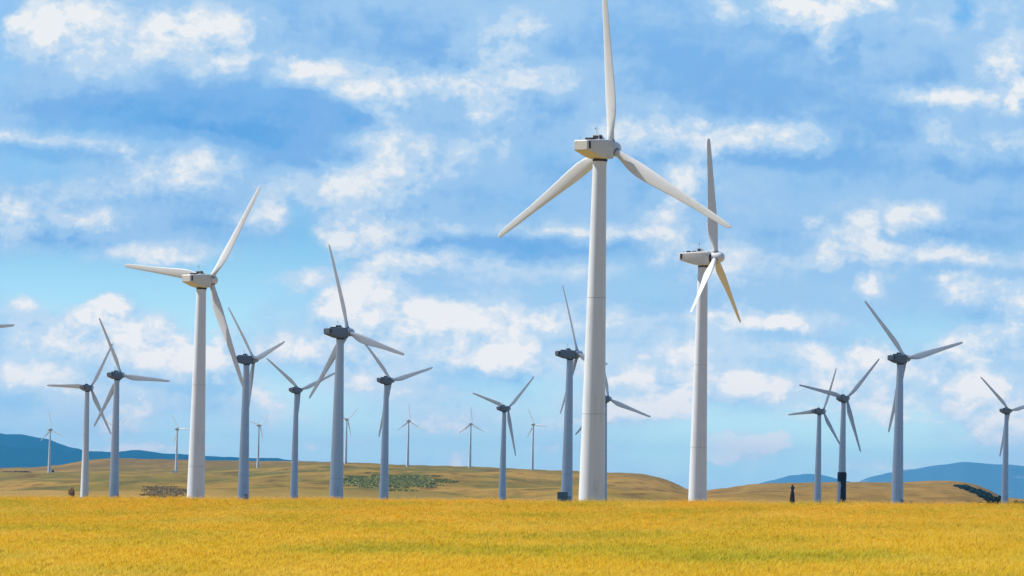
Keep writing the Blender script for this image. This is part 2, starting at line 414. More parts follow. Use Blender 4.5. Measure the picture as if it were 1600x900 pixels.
bp = nt.nodes.new('ShaderNodeBump'); nt.links.new(s3, bp.inputs['Height']); bp.inputs['Distance'].default_value = 3.0; bp.inputs['Strength'].default_value = .5
nt.links.new(bp.outputs[0], b.inputs['Normal'])
M_GROUND = mt

def grid_mesh(name, us, ds, zf):
    verts = []; faces = []
    for d in ds:
        for u in us:
            q = p2w(u, 780, d)
            verts.append((q.x, d, zf(u, d)))
    n = len(us)
    for j in range(len(ds) - 1):
        for i in range(n - 1):
            a = j * n + i
            faces.append((a, a + 1, a + n + 1, a + n))
    me = bpy.data.meshes.new(name); me.from_pydata(verts, [], faces); me.update()
    return me
us = list(np.arange(-2400, -100, 60)) + list(np.arange(-100, 1700, 5)) + list(np.arange(1700, 4001, 60))
ds = [-0.0] and [25, 40, 60, 80, 100, 120, 150, 180, 210, 250, 290, 330, 370, 400, 420, 440, 470, 510, 560, 620, 700, 800, 900, 1000, 1120, 1240, 1400, 1600, 1800, 2100, 2350] \
     + list(np.arange(2500, 7001, 60)) + [7400, 8200, 9000, 12000, 20000, 35000, 56000]
g = link('ground', grid_mesh('ground', us, ds, ground_z), [M_GROUND], smooth=True); tag(g, kind='structure')
# the land around and behind the camera
bm = bmesh.new()
bmesh.ops.create_grid(bm, x_segments=1, y_segments=1, size=60000, matrix=Matrix.Translation((0, 0, -30)))
g2 = link('surrounding_ground', from_bm('surrounding_ground', bm), [M_GROUND]); tag(g2, kind='structure')

# ------------------------------------------------------------------ wheat field
def build_wheat():
    mt, nt, b = mat('ripe_wheat')
    p = geo_pos(nt)
    sp = nt.nodes.new('ShaderNodeSeparateXYZ'); nt.links.new(p, sp.inputs[0])
    big = nnoise(nt, p, 1, 4, .6, (.11, .035, 0))
    mid = nnoise(nt, p, 1, 4, .6, (.7, .25, 0), (4, 4, 0))
    fine = nnoise(nt, p, 1, 2, .6, (9, 9, 3))
    gold, orange, pale, grn = (.93, .59, .003, 1), (.92, .46, .001, 1), (.98, .70, .12, 1), (.46, .42, .003, 1)
    far = nmap(nt, sp.outputs[1], 190, 400)
    c = nmix(nt, far, gold, orange)
    c = nmix(nt, nmath(nt, 'MULTIPLY', nmap(nt, big, .44, .66), .85), c, grn)
    c = nmix(nt, nmath(nt, 'MULTIPLY', nmap(nt, mid, .50, .72), .45), c, pale)
    c = nmix(nt, nmath(nt, 'MULTIPLY', nmap(nt, fine, .35, .7), .6), c, pale)
    tn = nt.nodes.new('ShaderNodeAttribute'); tn.attribute_name = 'tone'
    c = nmix(nt, nmap(nt, tn.outputs['Fac'], .55, 1.0, 0, .6), c, (.96, .70, .14, 1))
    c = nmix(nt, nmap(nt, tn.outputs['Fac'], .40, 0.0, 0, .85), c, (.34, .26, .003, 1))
    b1 = nnoise(nt, p, 1, 3, .5, (.07, .030, 0), (9, 2, 0)); b2 = nnoise(nt, p, 1, 3, .55, (.16, .022, 0), (1, 6, 0))
    near = nmap(nt, sp.outputs[1], 230, 140)
    c = nmix(nt, nmath(nt, 'MULTIPLY', nmap(nt, b1, .46, .64), .55), c, nmix(nt, 1.0, c, (.72, .90, .7, 1), 'MULTIPLY'))
    c = nmix(nt, nmath(nt, 'MULTIPLY', near, .5), c, nmix(nt, 1.0, c, (.93, 1, .8, 1), 'MULTIPLY'))
    c = nmix(nt, nmath(nt, 'MULTIPLY', nmap(nt, b2, .52, .66), .35), c, (.96, .72, .16, 1))
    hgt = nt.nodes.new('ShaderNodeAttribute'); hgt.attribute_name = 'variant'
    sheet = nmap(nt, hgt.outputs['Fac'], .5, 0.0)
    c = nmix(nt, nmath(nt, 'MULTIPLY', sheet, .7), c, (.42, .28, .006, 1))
    nt.links.new(c, b.inputs['Base Color']); b.inputs['Roughness'].default_value = 1
    b.inputs['Specular IOR Level'].default_value = .0
    tr = nt.nodes.new('ShaderNodeBsdfTranslucent'); nt.links.new(c, tr.inputs['Color'])
    ms = nt.nodes.new('ShaderNodeMixShader'); ms.inputs[0].default_value = .4
    nt.links.new(b.outputs[0], ms.inputs[1]); nt.links.new(tr.outputs[0], ms.inputs[2])
    nt.links.new(ms.outputs[0], [n_ for n_ in nt.nodes if n_.type == 'OUTPUT_MATERIAL'][0].inputs[0])
    rng = np.random.default_rng(5)
    V = []; Fc = []; mark = []
    # canopy sheet under the ears, lumpy
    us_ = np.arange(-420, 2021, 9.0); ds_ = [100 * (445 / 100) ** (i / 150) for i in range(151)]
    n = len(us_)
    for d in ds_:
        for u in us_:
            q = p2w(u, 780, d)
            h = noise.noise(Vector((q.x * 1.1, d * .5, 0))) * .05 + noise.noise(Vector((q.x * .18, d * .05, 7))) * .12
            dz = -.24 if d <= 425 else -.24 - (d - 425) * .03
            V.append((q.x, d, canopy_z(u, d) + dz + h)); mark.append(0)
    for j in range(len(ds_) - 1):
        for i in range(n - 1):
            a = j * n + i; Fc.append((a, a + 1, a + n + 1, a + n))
    # tuft variants: stalks with a bearded ear, heads nodding with the wind
    tone = {}
    def stalk(px, py, h, lx, ly, idx):
        v0_ = len(V); tv = random.random()
        if random.random() < .08: h += .14; tv = .95
        stalk_(px, py, h, lx, ly, idx)
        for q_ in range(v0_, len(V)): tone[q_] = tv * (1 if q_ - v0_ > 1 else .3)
    def stalk_(px, py, h, lx, ly, idx):
        b0 = len(V)
        w = .006
        top = (px + lx * .12, py + ly * .12, h)
        for s in (-1, 1): V.append((px + s * w, py, .45))
        for s in (1, -1): V.append((top[0] + s * w, top[1], top[2]))
        Fc.append((b0, b0 + 1, b0 + 2, b0 + 3))
        # ear: spindle
        L_ = random.uniform(.09, .15); r = random.uniform(.012, .019)
        dirv = Vector((lx * .55, ly * .55, 1)).normalized(); sx = dirv.orthogonal().normalized(); sy = dirv.cross(sx)
        T = Vector(top); e0 = len(V)
        V.append(tuple(T))
        for k in range(4):
            a = k * math.pi / 2
            V.append(tuple(T + dirv * L_ * .45 + (sx * math.cos(a) + sy * math.sin(a)) * r))
        V.append(tuple(T + dirv * L_))
        for k in range(4):
            Fc.append((e0, e0 + 1 + k, e0 + 1 + (k + 1) % 4)); Fc.append((e0 + 5, e0 + 1 + (k + 1) % 4, e0 + 1 + k))
        # awns
        a0 = len(V); E = T + dirv * L_ * .8
        for s in (-1, 1, 0):
            q = E + dirv * L_ * random.uniform(.8, 1.2) + Vector((s * .03 + lx * .02, random.uniform(-.02, .02), 0))
            V.extend([tuple(E - sx * .004), tuple(E + sx * .004), tuple(q)])
            k = len(V); Fc.append((k - 3, k - 2, k - 1))
        while len(mark) < len(V): mark.append(idx)
    random.seed(11)
    for idx in (1, 2, 3, 4):
        for _ in range(26):
            a = random.uniform(0, 6.283); r = .34 * math.sqrt(random.random())
            stalk(r * math.cos(a), r * math.sin(a), random.gauss(.84, .10), random.gauss(.5, .5), random.gauss(0, .5), idx)
    # points
    pts = []
    d = 102.0
    cnt = 95000
    # sample depth so that each picture row is equally covered
    dsamp = 1 / (rng.uniform(1 / 440.0, 1 / 102.0, cnt)) 
    keep = rng.uniform(0, 1, cnt) < 1.0
    dsamp2 = rng.uniform(102, 440, 60000)
    dall = np.concatenate([dsamp[keep], dsamp2])
    uall = rng.uniform(-400, 2000, len(dall))
    for d, u in zip(dall, uall):
        q = p2w(u, 780, d)
        V.append((q.x, d, canopy_z(u, d) - 1.06 + (0 if d < 425 else -(d - 425) * .03) + noise.noise(Vector((q.x * .18, d * .05, 7))) * .12)); mark.append(9)
    me = bpy.data.meshes.new('wheat_field'); me.from_pydata(V, [], Fc); me.update()
    at = me.attributes.new('variant', 'INT', 'POINT'); at.data.foreach_set('value', mark)
    a2 = me.attributes.new('tone', 'FLOAT', 'POINT'); a2.data.foreach_set('value', [tone.get(q_, .5) for q_ in range(len(V))])
    me.materials.append(mt)
    o = link('wheat_field', me, []); tag(o, kind='stuff')
    # geometry nodes: scatter the tufts on the loose points
    ng = bpy.data.node_groups.new('wheat_scatter', 'GeometryNodeTree')
    ng.interface.new_socket('Geometry', in_out='INPUT', socket_type='NodeSocketGeometry')
    ng.interface.new_socket('Geometry', in_out='OUTPUT', socket_type='NodeSocketGeometry')
    N = ng.nodes; L = ng.links
    gi = N.new('NodeGroupInput'); go = N.new('NodeGroupOutput')
    def sel(idx):
        a = N.new('GeometryNodeInputNamedAttribute'); a.data_type = 'INT'; a.inputs[0].default_value = 'variant'
        c = N.new('FunctionNodeCompare'); c.data_type = 'INT'; c.operation = 'EQUAL'
        L.new(a.outputs[0], [s for s in c.inputs if s.enabled][0]); [s for s in c.inputs if s.enabled][1].default_value = idx
        s = N.new('GeometryNodeSeparateGeometry'); s.domain = 'POINT'
        L.new(gi.outputs[0], s.inputs[0]); L.new(c.outputs[0], s.inputs[1])
        return s.outputs[0]
    g2i = N.new('GeometryNodeGeometryToInstance')
    for k in (4, 3, 2, 1): L.new(sel(k), g2i.inputs[0])
    iop = N.new('GeometryNodeInstanceOnPoints')
    L.new(sel(9), iop.inputs['Points']); L.new(g2i.outputs[0], iop.inputs['Instance']); iop.inputs['Pick Instance'].default_value = True
    ri = N.new('FunctionNodeRandomValue'); ri.data_type = 'INT'; ri.inputs[4].default_value = 0; ri.inputs[5].default_value = 3
    L.new(ri.outputs[2], iop.inputs['Instance Index'])
    rr = N.new('FunctionNodeRandomValue'); rr.data_type = 'FLOAT_VECTOR'; rr.inputs[0].default_value = (-.06, -.06, -.5); rr.inputs[1].default_value = (.06, .06, .5); rr.inputs['Seed'].default_value = 3
    L.new(rr.outputs[0], iop.inputs['Rotation'])
    rs = N.new('FunctionNodeRandomValue'); rs.data_type = 'FLOAT'; rs.inputs[2].default_value = .9; rs.inputs[3].default_value = 1.12; rs.inputs['Seed'].default_value = 9
    L.new(rs.outputs[1], iop.inputs['Scale'])
    jn = N.new('GeometryNodeJoinGeometry'); L.new(sel(0), jn.inputs[0]); L.new(iop.outputs[0], jn.inputs[0]); L.new(jn.outputs[0], go.inputs[0])
    md = o.modifiers.new('scatter', 'NODES'); md.node_group = ng
build_wheat()

# ------------------------------------------------------------------ mountains
def mountain_mat(name, forest, bare, sc, thr):
    mt, nt, b = mat(name)
    p = geo_pos(nt)
    a = nnoise(nt, p, 1, 6, .6, (sc, sc * .6, sc * 7))
    a2 = nnoise(nt, p, 1, 6, .65, (sc * 6, sc * 3, sc * 12), (3, 3, 3))
    f = nmap(nt, nmath(nt, 'ADD', a, nmath(nt, 'MULTIPLY', nmath(nt, 'SUBTRACT', a2, .5), .35)), thr, thr + .05)
    nt.links.new(nmix(nt, f, forest, bare), b.inputs['Base Color']); b.inputs['Roughness'].default_value = 1; b.inputs['Specular IOR Level'].default_value = 0
    return mt
def mountain(name, tab, d, depth, mtl, seed, rough, foot=795):
    lo, hi = tab[0][0], tab[-1][0]
    us = np.arange(lo, hi + 1, 8.0 if hi - lo < 3000 else 12.0); n = len(us)
    V = []; Fc = []
    K = 26
    for k in range(K + 1):
        t = k / K                                   # 0 foot near, .5 crest, 1 foot far
        s = 1 - abs(2 * t - 1)
        dd_ = d + (t - .5) * depth
        for u in us:
            y = lerp_tab(tab, u)
            q = p2w(u, y, d); zf_ = p2w(u, foot, dd_).z
            x = (u - 800) / F * dd_
            h = (q.z - p2w(u, foot, d).z)
            nz = noise.fractal(Vector((x * rough, dd_ * rough * .7, seed)), 1.0, 2.0, 5)
            prof = s ** 1.1
            crestn = noise.fractal(Vector((u * .02, seed, 2.0)), 1.0, 2.0, 5) * h * .05
            z = zf_ + h * prof * (1 + .35 * nz * (1 - s)) + h * .10 * nz * (s * (1 - s) * 4) + crestn * s
            V.append((x + 0.0, dd_, z))
    for j in range(K):
        for i in range(n - 1):
            a = j * n + i; Fc.append((a, a + 1, a + n + 1, a + n))
    me = bpy.data.meshes.new(name); me.from_pydata(V, [], Fc); me.update()
    o = link(name, me, [mtl], smooth=True); tag(o, kind='structure')
    return o
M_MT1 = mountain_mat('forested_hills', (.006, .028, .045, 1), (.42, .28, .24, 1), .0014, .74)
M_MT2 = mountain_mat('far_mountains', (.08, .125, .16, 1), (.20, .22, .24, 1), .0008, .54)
left_back = [(-2200, 700), (-1500, 690), (-900, 694), (-500, 684), (-200, 680), (-60, 676), (0, 676), (30, 677), (60, 682), (90, 690), (112, 698), (140, 706), (200, 716), (320, 730), (420, 740)]
left_front = [(-2200, 720), (-1200, 700), (-400, 705), (0, 697), (40, 699), (80, 703), (120, 705), (160, 705), (200, 705), (240, 706), (270, 708), (320, 712), (400, 716), (440, 717), (480, 720), (560, 724), (700, 733), (900, 745)]
mountain('mountain_ridge', left_back, 32000, 8000, M_MT1, 1.0, .0006)
mountain('foothill_ridge', left_front, 28000, 7000, M_MT1, 4.0, .0008)
right_a = [(1120, 795), (1160, 768), (1190, 757), (1205, 752), (1240, 743), (1270, 741), (1300, 744), (1330, 750), (1360, 760), (1420, 775), (1480, 795)]
right_b = [(1290, 795), (1330, 768), (1345, 755), (1365, 745), (1400, 738), (1440, 732), (1480, 725), (1515, 722), (1540, 724), (1570, 727), (1600, 728), (1650, 726), (1750, 715), (1900, 722), (2200, 705), (2700, 735), (3200, 720), (3900, 770)]
mountain('mountain', right_a, 47000, 6000, M_MT2, 7.0, .0004)
mountain('mountain', right_b, 43000, 8000, M_MT2, 11.0, .0004)

# ------------------------------------------------------------------ the cloud that shades the middle of the wind farm
def build_cloud():
    zc = 950.0; sh = sun_dir / sun_dir.z * zc
    bm = bmesh.new()
    bmesh.ops.create_icosphere(bm, subdivisions=6, radius=1.0)
    # footprint wanted on the plain, as a rounded box
    x0, x1, y0, y1 = -118, 300, 905, 2330
    cx_, cy_ = (x0 + x1) / 2, (y0 + y1) / 2; hx, hy = (x1 - x0) / 2, (y1 - y0) / 2
    for v in bm.verts:
        c = v.co.copy()
        l = (abs(c.x) ** 4 + abs(c.y) ** 4 + abs(c.z) ** 4) ** .25
        c = c / l
        n = noise.fractal(c * 3.0, 1.0, 2.0, 5) * .02
        puff = noise.fractal(c * 5.0 + Vector((9, 0, 0)), 1.0, 2.0, 4)
        zz = c.z * 70 * (1 + .5 * puff) if c.z > 0 else c.z * 6
        v.co = Vector((cx_ + sh.x + c.x * hx * (1 + n), cy_ + sh.y + c.y * hy * (1 + n * .4), zc + zz))
    mt, nt, b = mat('cloud_white'); b.inputs['Base Color'].default_value = (.9, .9, .92, 1); b.inputs['Roughness'].default_value = 1
    tp = nt.nodes.new('ShaderNodeBsdfTransparent'); ms = nt.nodes.new('ShaderNodeMixShader'); ms.inputs[0].default_value = .38
    nt.links.new(b.outputs[0], ms.inputs[1]); nt.links.new(tp.outputs[0], ms.inputs[2]); nt.links.new(ms.outputs[0], [n_ for n_ in nt.nodes if n_.type == 'OUTPUT_MATERIAL'][0].inputs[0])
    o = link('cloud', from_bm('cloud', bm), [mt], smooth=True); tag(o, kind='structure')
build_cloud()

# ------------------------------------------------------------------ wind turbines
def airfoil(c, t, n=14):
    """closed section, x from leading (-) to trailing (+), y thickness; t/c near 1 gives a round root"""
    pts = []
    roundness = max(0, min(1, (t / c - .35) / .65))
    for i in range(n):
        a = 2 * math.pi * i / n
        cxr, cyr = math.cos(a), math.sin(a)
        xa = cxr * .5 * c
        # airfoil: thicker at the nose, sharp at the tail
        s = (cxr + 1) / 2
        th = (1.35 * math.sqrt(max(0, s)) * (1 - s) ** .9 if False else 0)
        u = (1 + cxr) / 2                                   # 0 nose .. 1 tail
        ya = (1 if cyr >= 0 else -.75) * t * 0.5 * 2.6 * (math.sqrt(u) * (1 - u) * .96 + .012)
        yr = cyr * .5 * t
        pts.append(((xa + c * .18 * (1 - roundness)), ya * (1 - roundness) + yr * roundness))
    return pts
def blade_mesh(pitch):
    secs = [(.42, .74, .74), (1.0, .74, .72), (1.6, .86, .62), (2.4, 1.10, .52), (3.2, 1.32, .44), (4.2, 1.46, .38), (5.5, 1.40, .30), (7.5, 1.18, .24), (9.5, .98, .19), (11.5, .81, .155),
            (13.5, .73, .115), (15.2, .59, .085), (16.0, .50, .07), (16.3, .36, .05), (16.46, .18, .03), (16.5, .06, .015)]
    bm = bmesh.new(); rings = []
    for (r, c, t) in secs:
        tw = -math.radians(12 * (1 - min(1, max(0, (r - 2) / 12))) ** 1.5 + pitch)
        bend = -.25 * (r / 16.5) ** 2
        ring = []
        for (x, y) in airfoil(c, t):
            ring.append((x * math.cos(tw) - y * math.sin(tw), x * math.sin(tw) + y * math.cos(tw) + bend, r))
        rings.append(ring)
    loft(bm, rings); bmesh.ops.recalc_face_normals(bm, faces=bm.faces)
    me = from_bm('blade', bm); me.materials.append(M_BLADE)
    me.polygons.foreach_set('use_smooth', [True] * len(me.polygons))
    return me
def nacelle_mesh():
    bm = bmesh.new()
    def sec(x, w, zt, zb, r, inset=0):
        w2 = w / 2 - inset; zt -= inset; zb += inset; r = max(.02, min(r, (zt - zb) / 2 - .01))
        pts = []
        for (sy, sz, a0) in ((1, 1, 0), (-1, 1, 90), (-1, -1, 180), (1, -1, 270)):
            cy = sy * (w2 - r); cz = (zt - r) if sz > 0 else (zb + r)
            for k in range(5):
                a = math.radians(a0 + k * 22.5)
                pts.append((x, cy + r * math.cos(a), cz + r * math.sin(a)))
        return pts
    rings = [sec(1.0, 1.9, .86, -.98, .16, .10), sec(.93, 1.9, .86, -.98, .18), sec(.3, 1.98, .88, -1.02, .2), sec(-.5, 2.0, .88, -1.0, .22), sec(-1.2, 1.98, .87, -.86, .22),
             sec(-1.9, 1.92, .85, -.64, .2), sec(-2.6, 1.82, .82, -.40, .18), sec(-3.1, 1.72, .79, -.24, .17), sec(-3.2, 1.68, .77, -.2, .16, .07)]
    loft(bm, rings); bmesh.ops.recalc_face_normals(bm, faces=bm.faces)
    me = from_bm('nacelle', bm); me.materials.append(M_NAC)
    me.polygons.foreach_set('use_smooth', [len(p_.vertices) < 10 for p_ in me.polygons])
    me.set_sharp_from_angle(angle=math.radians(30))
    return me
def simple(name, fn, mtl, smooth=True, angle=35):
    bm = bmesh.new(); fn(bm); me = from_bm(name, bm); me.materials.append(mtl)
    if smooth:
        me.polygons.foreach_set('use_smooth', [True] * len(me.polygons)); me.set_sharp_from_angle(angle=math.radians(angle))
    return me
ME_NAC = nacelle_mesh()
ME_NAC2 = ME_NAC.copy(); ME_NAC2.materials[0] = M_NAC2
ME_VENT = [simple('side_vent', lambda bm, s=s: box(bm, (-2.86, s * .905, .32), (.27, .05, .70), .01), M_DARK, False) for s in (1, -1)]
def hatch_fn(bm):
    lo = [(-.75, -.42, .88), (.35, -.42, .88), (.35, .42, .88), (-.75, .42, .88)]
    hi = [(-.68, -.36, 1.36), (-.18, -.36, 1.36), (-.18, .36, 1.36), (-.68, .36, 1.36)]
    lo = [(x, y, z - .04) for x, y, z in lo]
    loft(bm, [lo, hi]); bmesh.ops.recalc_face_normals(bm, faces=bm.faces)
ME_HATCH = simple('hatch', hatch_fn, M_NAC, False)
ME_HOLE = simple('hatch_opening', lambda bm: (box(bm, (-.735, 0, 1.12), (.05, .60, .34)), box(bm, (-.42, -.40, 1.12), (.36, .05, .30)), box(bm, (-.42, .40, 1.12), (.36, .05, .30))), M_DARK, False)
ME_TOPV = simple('roof_vent', lambda bm: box(bm, (0, 0, 0), (.50, .8, .22), .03), M_DARK, False)
def mast_fn(bm):
    lathe_at(bm, 0, 0, .0, .95, .022); box(bm, (0, 0, .62), (.04, .42, .03)); lathe_at(bm, 0, .2, .62, .78, .05)
def lathe_at(bm, x, y, z0, z1, r):
    bmesh.ops.create_cone(bm, cap_ends=True, segments=8, radius1=r, radius2=r * .8, depth=z1 - z0, matrix=Matrix.Translation((x, y, (z0 + z1) / 2)))
ME_MAST = simple('anemometer_mast', mast_fn, M_HATCH, False)
ME_YAW = simple('yaw_ring', lambda bm: lathe(bm, [(.60, -1.28), (.74, -1.26), (.74, -1.06), (.60, -.96)], 24), M_DARK)
ME_SHAFT = simple('shaft_collar', lambda bm: lathe(bm, [(.45, .9), (.60, .92), (.60, 1.26), (.42, 1.34)], 24, 'X'), M_DARK)
def hub_fn(bm):
    lathe(bm, [(.40, 1.28), (.62, 1.29), (.70, 1.36), (.74, 1.6), (.74, 2.2), (.71, 2.45), (.63, 2.68), (.48, 2.88), (.26, 3.0), (.04, 3.03)], 32, 'X')
ME_HUB = simple('hub', hub_fn, M_BLADE)
ME_COLLAR = simple('blade_collar', lambda bm: lathe(bm, [(.40, .30), (.43, .32), (.43, .86), (.39, .88)], 24), M_HATCH)
OVER = 1.8
BLADES = {}
def tower_mesh(h, seams=True):
    rt, rb = .67, 1.34
    prof = [(rb + .1, -1.5), (rb + .1, .12), (rb, .125)]
    prof += [(rt, h - .22), (rt + .05, h - .2), (rt + .05, h)]
    def fn(bm): lathe(bm, prof, 48)
    return simple('tower', fn, M_TOWER)
def turbine(label, group, px, py, R, th, b, pitch=4.0, ladder=True, small=False):
    D = F * 16.5 / R
    b = math.radians(b); th = math.radians(th)
    dv = Vector((math.cos(b), math.sin(b), 0)); z = Vector((0, 0, 1)); t = Vector((math.sin(b), -math.cos(b), 0))
    TI = math.radians(4)
    ax = dv * math.cos(TI) + z * math.sin(TI); up = z * math.cos(TI) - dv * math.sin(TI)
    rc = p2w(px, py, D)
    base_xy = rc - ax * OVER
    gz = ground_at(base_xy.x, base_xy.y)
    root = empty('wind_turbine', (base_xy.x, base_xy.y, gz)); tag(root, label, 'wind turbine', group)
    top = base_xy.z - gz
    tw = link('tower', tower_mesh(top - 1.25), [], root)
    for sz in (13.4, 24.8):
        if not small:
            zz = top - 1.25 - sz; rr_ = 1.34 - .67 * zz / (top - 1.25)
            link('flange_seam', simple('flange_seam', lambda bm: lathe(bm, [(rr_ - .02, zz - .03), (rr_ + .012, zz - .026), (rr_ + .012, zz + .026), (rr_ - .02, zz + .03)], 48), M_SEAM), [], tw)
    # door at the foot
    if not small:
        dm = simple('door', lambda bm: box(bm, (0, -1.36, 1.5), (.8, .12, 2.1), .02), M_HATCH, False)
        dr = link('door', dm, [], tw); dr.rotation_euler = (0, 0, b)
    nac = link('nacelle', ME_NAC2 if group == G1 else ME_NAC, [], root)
    NT = math.radians(2.5)
    ns = Matrix((dv * math.cos(NT) + z * math.sin(NT), z.cross(dv), z * math.cos(NT) - dv * math.sin(NT))).transposed()
    nac.matrix_local = Matrix.Translation((0, 0, top)) @ ns.to_4x4()
    for vm in ME_VENT: link('side_vent', vm, [], nac)
    link('yaw_ring', ME_YAW, [], nac); link('shaft_collar', ME_SHAFT, [], nac)
    hb = link('hatch', ME_HATCH, [], nac); link('hatch_opening', ME_HOLE, [], nac)
    if not small:
        for (vx, vy) in ((-1.25, .2), (-1.95, -.2)):
            v = link('roof_vent', ME_TOPV, [], nac); v.location = (vx, vy, .94)
        ms = link('anemometer_mast', ME_MAST, [], nac); ms.location = (-.5, 0, 1.3)
        ms = link('anemometer_mast', ME_MAST, [], nac); ms.location = (-2.75, .3, .78); ms.scale = (1, 1, .35)
    hm = Matrix((ax, z.cross(dv), up)).transposed()
    hub = link('hub', ME_HUB, [], root)
    hub.matrix_local = Matrix.Translation((0, 0, top)) @ hm.to_4x4()
    key = pitch
    if key not in BLADES: BLADES[key] = blade_mesh(pitch)
    for k in range(3):
        a = th + k * 2 * math.pi / 3
        Z = up * math.cos(a) + t * math.sin(a); X = -up * math.sin(a) + t * math.cos(a)
        bl = link('blade', BLADES[key], [], root)
        bm_ = Matrix((X, ax, Z)).transposed().to_4x4()
        bl.matrix_local = Matrix.Translation(Vector((0, 0, top)) + ax * OVER) @ bm_
        if not small:
            link('blade_collar', ME_COLLAR, [], bl)
    return root, tw, top, D
G1 = 'grey wind turbines standing in the cloud shadow'
G0 = 'large sunlit wind turbines beyond the wheat'
G2 = 'small white wind turbines on the far hill'
turbine('tallest white wind turbine in front, its upright blade cut by the picture edge', G0, 954.6, 232.2, 262.3, 118.4, 52.5, 2)
turbine('white wind turbine with narrow side-on rotor and one brown shaded blade, right of the tallest', G0, 1118.4, 402.3, 187.7, 119.2, -15.8, 60)
turbine('sunlit white wind turbine at left, one blade pointing left, another up to the right', G0, 328.6, 437.7, 183.8, 37.4, 50.1, 4)
turbine('tall grey wind turbine between the sunlit left one and the tallest, blade raised steeply', G1, 544.1, 519.3, 144.4, 103.9, 40.3)
turbine('grey wind turbine just right of the sunlit left tower, partly behind its drooping blade', G1, 396.5, 561.5, 114.3, 76.3, 29.6)
turbine('short dark grey wind turbine with shallow V of blades, left of a taller one', G1, 468.5, 609.5, 80, 68, 56)
turbine('grey wind turbine just right of a taller grey one, one blade lifted to the right', G1, 611.0, 594.4, 93, 77, 48.2)
turbine('dark grey wind turbine at far left crossing blades with its paler neighbour', G1, 189.7, 586.3, 99.3, 94.6, 54.2)
turbine('pale towered wind turbine leftmost in the row, its one blade pointing level left', G1, 141.5, 605.8, 82.2, 31.6, 60.2)
turbine('small grey wind turbine alone midway, blades in a wide V and one hanging', G1, 793.4, 638.2, 75.7, 48.1, 49.1)
turbine('grey wind turbine directly left of the tallest tower, with a cabinet at its foot', G1, 902.5, 553.3, 118.7, 97.9, 23.0)
turbine('dark grey wind turbine mostly hidden behind the tallest tower, one blade reaching right', G1, 950.8, 623.1, 86.4, 108.4, 52.8)
turbine('slim grey wind turbine at right crossing blades with the blackened tower beside it', G1, 1286.0, 642.6, 75.5, 25.2, 43.2)
root_b, tw_b, top_b, D_b = turbine('grey wind turbine whose tower foot is blackened and peeling', G1, 1322.8, 622.5, 86.6, 43.3, 58.0)
turbine('tallest grey wind turbine at right, blades up-left and right, no blackening', G1, 1415.4, 560.1, 121.9, 77.9, 44.9)
turbine('rightmost grey wind turbine, one blade cut by the right picture edge', G1, 1577.4, 641.8, 74.8, 74.7, 50.7)
turbine('wind turbine outside the left edge, only a blade tip reaching into the sky', G1, -73, 513, 118, 87, 60, 4)
for (px, py, R, th, b, lab) in (
    (80.5, 671.5, 28.5, 111, 56, 'small white turbine in front of the blue hills, leftmost on the far slope'),
    (279.0, 670.3, 27.5, 88, 50, 'small white turbine on the slope just left of the sunlit left tower'),
    (406.5, 664.8, 26.5, 46, 50, 'small white turbine on the slope right of the second grey tower'),
    (543.3, 655.3, 27, 46, 60, 'small white turbine half hidden behind the tall grey tower'),
    (640.3, 657.8, 28, 118, 56, 'small white turbine on the ridge above the dark shrub patch'),
    (737.2, 662.5, 27.5, 117, 60, 'small white turbine on the ridge left of the small grey turbine midway'),
    (835.0, 663.3, 27, 95, 55, 'small white turbine on the ridge right of the small grey turbine midway'),
    (182.0, 669.0, 27, 55, 50, 'small white turbine hidden behind the dark grey far left tower'),
    (936.0, 668.0, 27, 70, 50, 'small white turbine hidden behind the tallest tower, one blade showing')):
    turbine(lab, G2, px, py, R, th, b, 4, small=True)

# blackened sleeve round the foot of one tower
def soot_sleeve():
    rb, rt = 1.34, .67; h = top_b - 1.25
    rad = lambda zz: rb + (rt - rb) * zz / h
    ztop = 11.0
    bm = bmesh.new()
    prof = [(0.0, .14), (0.06, 2), (.07, 5), (.09, 8), (.12, 8.6), (.17, 9.2), (.22, 10.3), (.18, ztop), (.02, ztop + .02)]
    rings = []
    for (o_, zz) in prof:
        ring = []
        for i in range(40):
            a = 2 * math.pi * i / 40
            r = rad(zz) + .03 + o_ + (.05 * noise.noise(Vector((math.cos(a) * 3, math.sin(a) * 3, zz))) if o_ > .03 else 0)
            ring.append((r * math.cos(a), r * math.sin(a), zz))
        rings.append(ring)
    loft(bm, rings); bmesh.ops.recalc_face_normals(bm, faces=bm.faces)
    mt, nt, b = mat('peeling_black_wrap')
    p = obj_pos(nt); sp = nt.nodes.new('ShaderNodeSeparateXYZ'); nt.links.new(p, sp.inputs[0])
    n = nnoise(nt, p, 1, 5, .65, (1.1, 1.1, .28), (2, 0, 0))
    side = nmap(nt, sp.outputs[0], -.75, .15, -.35, .28)
    topm = nmap(nt, sp.outputs[2], 7.5, 8.8, 0, .5)
    f = nmap(nt, nmath(nt, 'ADD', nmath(nt, 'ADD', n, side), topm), .42, .50)
    nt.links.new(nmix(nt, f, (.50, .50, .52, 1), (.018, .018, .022, 1)), b.inputs['Base Color']); b.inputs['Roughness'].default_value = .7
    o = link('blackened_wrap', from_bm('blackened_wrap', bm), [mt], tw_b, True)
    o['label'] = 'blackened peeling wrap round the tower foot'
soot_sleeve()

